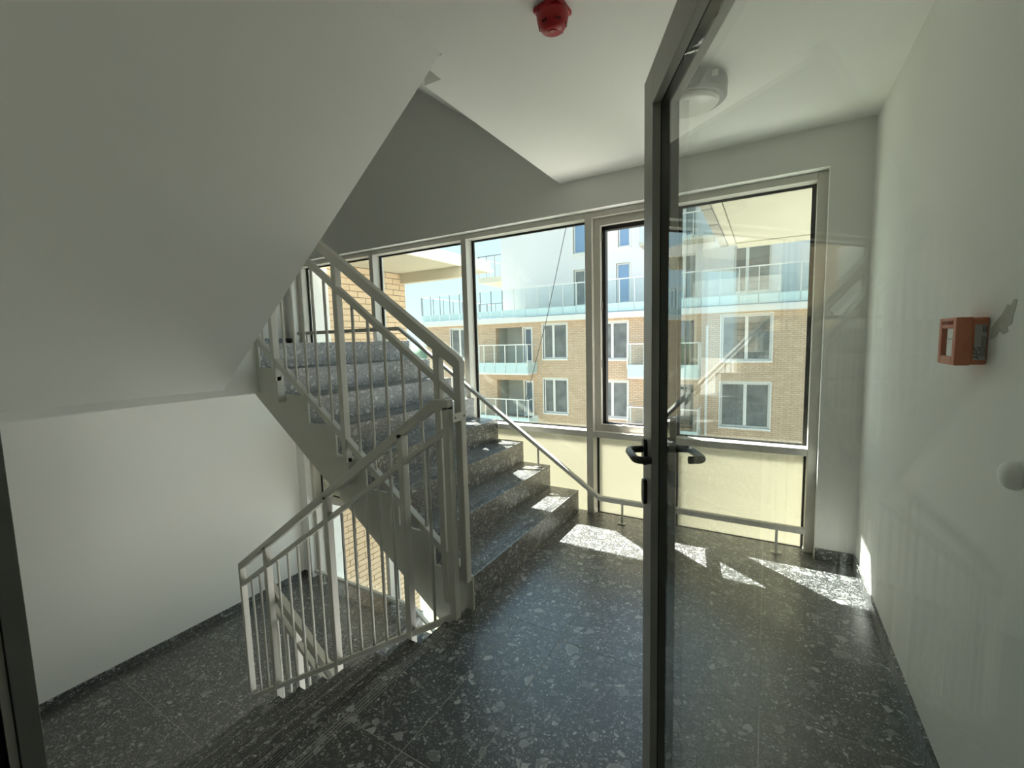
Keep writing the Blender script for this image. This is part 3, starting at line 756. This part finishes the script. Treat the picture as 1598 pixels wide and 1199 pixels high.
# brick base built as wall pieces around the openings
class Wall:
    def __init__(s): s.mb = MB()
def wall_with_holes(name, mat, x0, x1, z0, z1, holes, y0, y1):
    xs = sorted({x0, x1, *[h[0] for h in holes], *[h[1] for h in holes]}); zs = sorted({z0, z1, *[h[2] for h in holes], *[h[3] for h in holes]})
    mb = MB()
    for i in range(len(xs)-1):
        run = None
        for j in range(len(zs)-1):
            cx_, cz_ = (xs[i]+xs[i+1])/2, (zs[j]+zs[j+1])/2
            hole = any(h[0] < cx_ < h[1] and h[2] < cz_ < h[3] for h in holes)
            if hole:
                if run is not None: mb.box(xs[i]-A0[0], xs[i+1]-A0[0], y0-A0[1], y1-A0[1], run-A0[2], zs[j]-A0[2]); run = None
            elif run is None: run = zs[j]
        if run is not None: mb.box(xs[i]-A0[0], xs[i+1]-A0[0], y0-A0[1], y1-A0[1], run-A0[2], z1-A0[2])
    return mb.build(name, mat, ap)
storeys = [0.0, -2.8, -5.6]
low = []
for dz in storeys:
    low += [(-15.9, -14.45, 0.40+dz, 2.13+dz, 1), (-9.97, -8.65, 0.41+dz, 2.17+dz, 1), (-6.91, -5.60, 0.37+dz, 2.13+dz, 1), (-1.67, 0.16, 0.31+dz, 2.19+dz, 2), (2.4, 4.2, 0.31+dz, 2.19+dz, 2)]
logs = []
for dz in storeys:
    logs += [(-12.83, -11.20, 0.05+dz, 2.07+dz), (-4.6, -2.74, 0.05+dz, 2.05+dz)]
narrow = [(-11.09, -10.62, 0.05+dz, 2.02+dz) for dz in storeys]
wall_with_holes('brick_wall', 'bricktan', -17.75, 6.0, -9.0, 2.30, [h[:4] for h in low]+logs+narrow, YB, YB+0.35)
abox('side_wall', 'bricktan', -17.75, -17.40, YB+0.35, YB+12, -9.0, 2.30)
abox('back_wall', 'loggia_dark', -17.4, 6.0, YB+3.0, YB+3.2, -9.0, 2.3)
def far_window(x0, x1, z0, z1, y, kind=1, mat='farglass', split=None, parent=ap):
    fw = 0.075
    mb = MB()
    B = lambda a, b_, c_, d_, ya, yb: mb.box(a-A0[0], b_-A0[0], ya-A0[1], yb-A0[1], c_-A0[2], d_-A0[2])
    yy = y+0.06
    B(x0, x0+fw, z0, z1, yy, yy+0.08); B(x1-fw, x1, z0, z1, yy, yy+0.08); B(x0+fw, x1-fw, z1-fw, z1, yy, yy+0.08); B(x0+fw, x1-fw, z0, z0+fw, yy, yy+0.08)
    if split is not None:
        B(split-0.06, split+0.06, z0+fw, z1-fw, yy, yy+0.08)
    # white surround standing proud of the wall, and sill
    t = 0.05
    B(x0-t, x0, z0-t, z1+t, y-0.03, y+0.12); B(x1, x1+t, z0-t, z1+t, y-0.03, y+0.12); B(x0, x1, z1, z1+t, y-0.03, y+0.12); B(x0-t, x1+t, z0-t*1.6, z0-0.001, y-0.07, y+0.12)
    f = mb.build('window', 'trimwhite', parent)
    spl = [x0+fw, x1-fw] if split is None else [x0+fw, split-0.06, split+0.06, x1-fw]
    for i in range(0, len(spl), 2):
        abox('pane', mat, spl[i], spl[i+1], yy+0.03, yy+0.05, z0+fw, z1-fw, f)
    return f
for (x0, x1, z0, z1, kd) in low:
    wdt = x1-x0
    far_window(x0, x1, z0, z1, YB, 1, 'farglass', x0+wdt*(0.42 if kd == 1 else 0.51))
for (x0, x1, z0, z1) in narrow:
    far_window(x0, x1, z0+0.2, z1, YB, 1, 'darkdoor', None)
for i, (x0, x1, z0, z1) in enumerate(logs):
    xm = x0+(x1-x0)*0.52
    abox('loggia_back', 'loggia', x0-0.3, x1+0.3, YB+1.25, YB+1.35, z0-0.1, z1+0.1)
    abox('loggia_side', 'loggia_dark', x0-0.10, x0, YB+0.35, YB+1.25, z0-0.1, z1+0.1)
    abox('loggia_side', 'loggia', x1, x1+0.10, YB+0.35, YB+1.25, z0-0.1, z1+0.1)
    abox('loggia_ceiling', 'loggia', x0, x1, YB+0.35, YB+1.25, z1, z1+0.1)
    if x0 > -6: abox('loggia_window', 'darkdoor', x1-0.75, x1-0.1, YB+1.2, YB+1.25, z0, z1-0.02)
# soldier-course lintels above windows: slim brick bands
for (x0, x1, z0, z1, kd) in low:
    abox('lintel', 'wingbrick', x0, x1, YB-0.012, YB, z1+0.055, z1+0.105)
def far_balcony(x0, x1, zf, depth, solid=True, railtop=1.06):
    """projecting balcony: slab, green glass apron, posts and rail"""
    sl_ = abox('balcony_slab', 'trimwhite', x0, x1, YB-depth, YB, zf-0.50, zf-0.40)
    yf = YB-depth
    np_ = max(2, round((x1-x0)/0.66))
    for i in range(np_):
        a_ = x0+(x1-x0)*i/np_; b_ = x0+(x1-x0)*(i+1)/np_
        abox('apron_panel', 'railpanel', a_+0.012, b_-0.012, yf-0.02, yf, zf-0.40, zf+0.12, sl_)
        abox('rail_glass', 'railglass', a_+0.03, b_-0.03, yf-0.012, yf-0.004, zf+0.13, zf+railtop-0.05, sl_)
    for xe_ in (x0, x1):
        abox('apron_panel', 'railpanel', xe_-0.01, xe_+0.01, yf+0.01, YB, zf-0.40, zf+0.12, sl_)
        abox('post', 'trimwhite', xe_-0.025, xe_+0.025, YB-depth*0.5-0.025, YB-depth*0.5+0.025, zf, zf+railtop, sl_)
        abox('hand_rail', 'trimwhite', xe_-0.025, xe_+0.025, yf, YB, zf+railtop-0.05, zf+railtop, sl_)
    for i in range(np_+1):
        xx = x0+(x1-x0)*i/np_
        abox('post', 'trimwhite', xx-0.022, xx+0.022, yf-0.05, yf-0.02, zf-0.05, zf+railtop, sl_)
    abox('hand_rail', 'trimwhite', x0-0.02, x1+0.02, yf-0.06, yf-0.005, zf+railtop-0.05, zf+railtop, sl_)
for dz in storeys:
    far_balcony(-13.6, -10.36, 0.13+dz, 1.0); far_balcony(-5.35, -2.42, 0.06+dz, 1.0)
abox('drain_pipe', 'trimwhite', -2.26, -2.17, YB-0.09, YB, -9.0, 1.80)
# cornice band and terrace glass railing
abox('cornice', 'trimwhite', -18.0, 6.2, YB-0.30, YB+0.5, 2.30, 2.58, bevel=0.04)
abox('terrace_floor', 'paving', -17.8, 6.0, YB+0.5, YB+9, 2.20, 2.50)
npan = 34
xa, xb = -17.95, 6.0
tr = abox('terrace_rail', 'trimwhite', xa, xb, YB-0.13, YB-0.09, 4.06, 4.11)
for i in range(npan):
    a_ = xa+(xb-xa)*i/npan; b_ = xa+(xb-xa)*(i+1)/npan
    abox('glass_panel', 'railglass', a_+0.02, b_-0.02, YB-0.115, YB-0.105, 3.00, 4.06, tr)
    abox('apron_panel', 'railpanel', a_+0.01, b_-0.01, YB-0.14, YB-0.12, 2.62, 2.99, tr)
    abox('post', 'lampring' if a_ < -12.3 else 'trimwhite', a_-0.02, a_+0.02, YB-0.09, YB-0.05, 2.58, 4.08, tr)
sr = abox('terrace_side_rail', 'trimwhite', -17.95, -17.91, YB-0.1, YB+8, 4.06, 4.11)
for i in range(8):
    abox('post', 'lampring', -17.95, -17.91, YB+i-0.02, YB+i+0.02, 2.58, 4.08, sr)
br = abox('terrace_back_rail', 'lampring', -17.9, -12.5, YB+6.0, YB+6.04, 3.98, 4.03)
for i in range(9):
    abox('post', 'lampring', -17.9+i*0.67, -17.86+i*0.67, YB+6.0, YB+6.04, 2.5, 4.0, br)
abox('parapet', 'trimwhite', -17.9, -12.5, YB+6.1, YB+6.3, 2.5, 2.95)
# white upper storeys, set back
YU = YB+0.9
up = [(-8.60, -7.40, 3.05, 4.85, 'farglass', 0.5), (-6.40, -5.74, 3.05, 4.95, 'farglass_blue', None), (-3.55, -2.78, 3.05, 5.03, 'farglass', 0.3), (-1.30, 0.08, 3.15, 5.10, 'farglass', 0.36),
      (-8.62, -7.60, 5.65, 7.15, 'farglass_blue', None), (-6.32, -5.74, 5.70, 7.2, 'farglass_blue', None), (-3.55, -2.80, 5.80, 7.2, 'farglass', 0.3), (2.0, 3.4, 3.15, 5.1, 'farglass', 0.5)]
wall_with_holes('white_wall', 'white', -12.9, 6.0, 2.5, 9.6, [h[:4] for h in up], YU, YU+0.3)
abox('white_side_wall', 'white', -12.9, -12.6, YU+0.3, YU+8, 2.5, 9.6)
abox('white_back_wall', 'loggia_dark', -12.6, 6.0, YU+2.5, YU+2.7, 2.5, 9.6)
abox('white_roof', 'white', -12.9, 6.0, YU, YU+8, 9.6, 9.8)
for (x0, x1, z0, z1, mt_, spf) in up:
    far_window(x0, x1, z0, z1, YU, 1, mt_, None if spf is None else x0+(x1-x0)*spf)
# small upper balconies: left corner terrace and right one
cb = abox('corner_balcony_slab', 'soffit', -14.6, -12.9, YU+0.2, YU+4.0, 4.72, 5.02)
for xx in (-14.55, -14.0, -13.45, -12.95):
    abox('post', 'lampring', xx-0.02, xx+0.02, YU+0.2, YU+0.24, 5.0, 6.22, cb)
abox('hand_rail', 'lampring', -14.6, -12.9, YU+0.2, YU+0.24, 6.18, 6.23, cb)
abox('hand_rail', 'lampring', -14.6, -14.56, YU+0.2, YU+4.0, 6.18, 6.23, cb)
for yy in (1.4, 2.6, 3.8): abox('post', 'lampring', -14.6, -14.56, YU+yy, YU+yy+0.04, 5.0, 6.2, cb)
ub = abox('upper_balcony_slab', 'soffit', -5.05, -2.05, YU-1.1, YU, 5.42, 5.56)
for i in range(4):
    a_ = -5.05+i*0.75
    abox('glass_panel', 'railglass', a_+0.01, a_+0.74, YU-1.12, YU-1.10, 5.56, 6.50, ub)
    abox('post', 'trimwhite', a_-0.02, a_+0.02, YU-1.10, YU-1.06, 5.5, 6.55, ub)
abox('hand_rail', 'trimwhite', -5.05, -2.05, YU-1.13, YU-1.08, 6.50, 6.55, ub)
# hanging cable outside
cb_ = empty('cable', (-5.2, 12.6, 4.5)); tag(cb_, 'thin black cable hanging slantwise outside the window', 'cable')
p0 = Vector((-4.94, 12.0, 4.95)); p1 = Vector((-6.6, 12.0, -0.9))
MB().tube([tuple(p0-Vector(cb_.location)), tuple(p0.lerp(p1, 0.5)+Vector((0.06, 0, -0.05))-Vector(cb_.location)), tuple(p1-Vector(cb_.location))], 0.010, 6).build('cable_run', 'cable', cb_)

# ground and far trees
ground = struct(MB().box(-160, 90, 3.6, 220, -9.3, -9.0).build('ground', 'paving')); tag(ground, 'paved yard far below the window')
lawn = tag(MB().box(-16.5, -6.0, 8.0, 14.0, -9.0, -8.96).build('lawn', 'grass'), 'sunlit lawn glimpsed under the stair flight', 'lawn', kind='stuff')
for (x, y, h, lb) in ((-64.5, 74.0, 10.6, 'distant dark green tree nearest the tan brick wing'), (-57.4, 76.0, 10.2, 'distant green tree nearest the apartment block corner')):
    t = empty('tree', (x, y, -9.0)); tag(t, lb, 'tree', 'far trees on the horizon')
    MB().tube([(0, 0, 0), (0, 0, 5)], 0.25, 6).build('trunk', 'trunk', t)
    mb = MB()
    prof = [(0.05, 3.0), (2.6, 4.5), (3.2, 6.5), (2.7, 8.6), (1.4, h-0.5), (0.05, h)]
    mb.lathe(prof, 14)
    mb.v = [(a_*(1+random.uniform(-.18, .18)), b_*(1+random.uniform(-.18, .18)), c_+random.uniform(-.3, .3)) for a_, b_, c_ in mb.v]
    mb.build('crown', 'leaf', t, smooth=True)
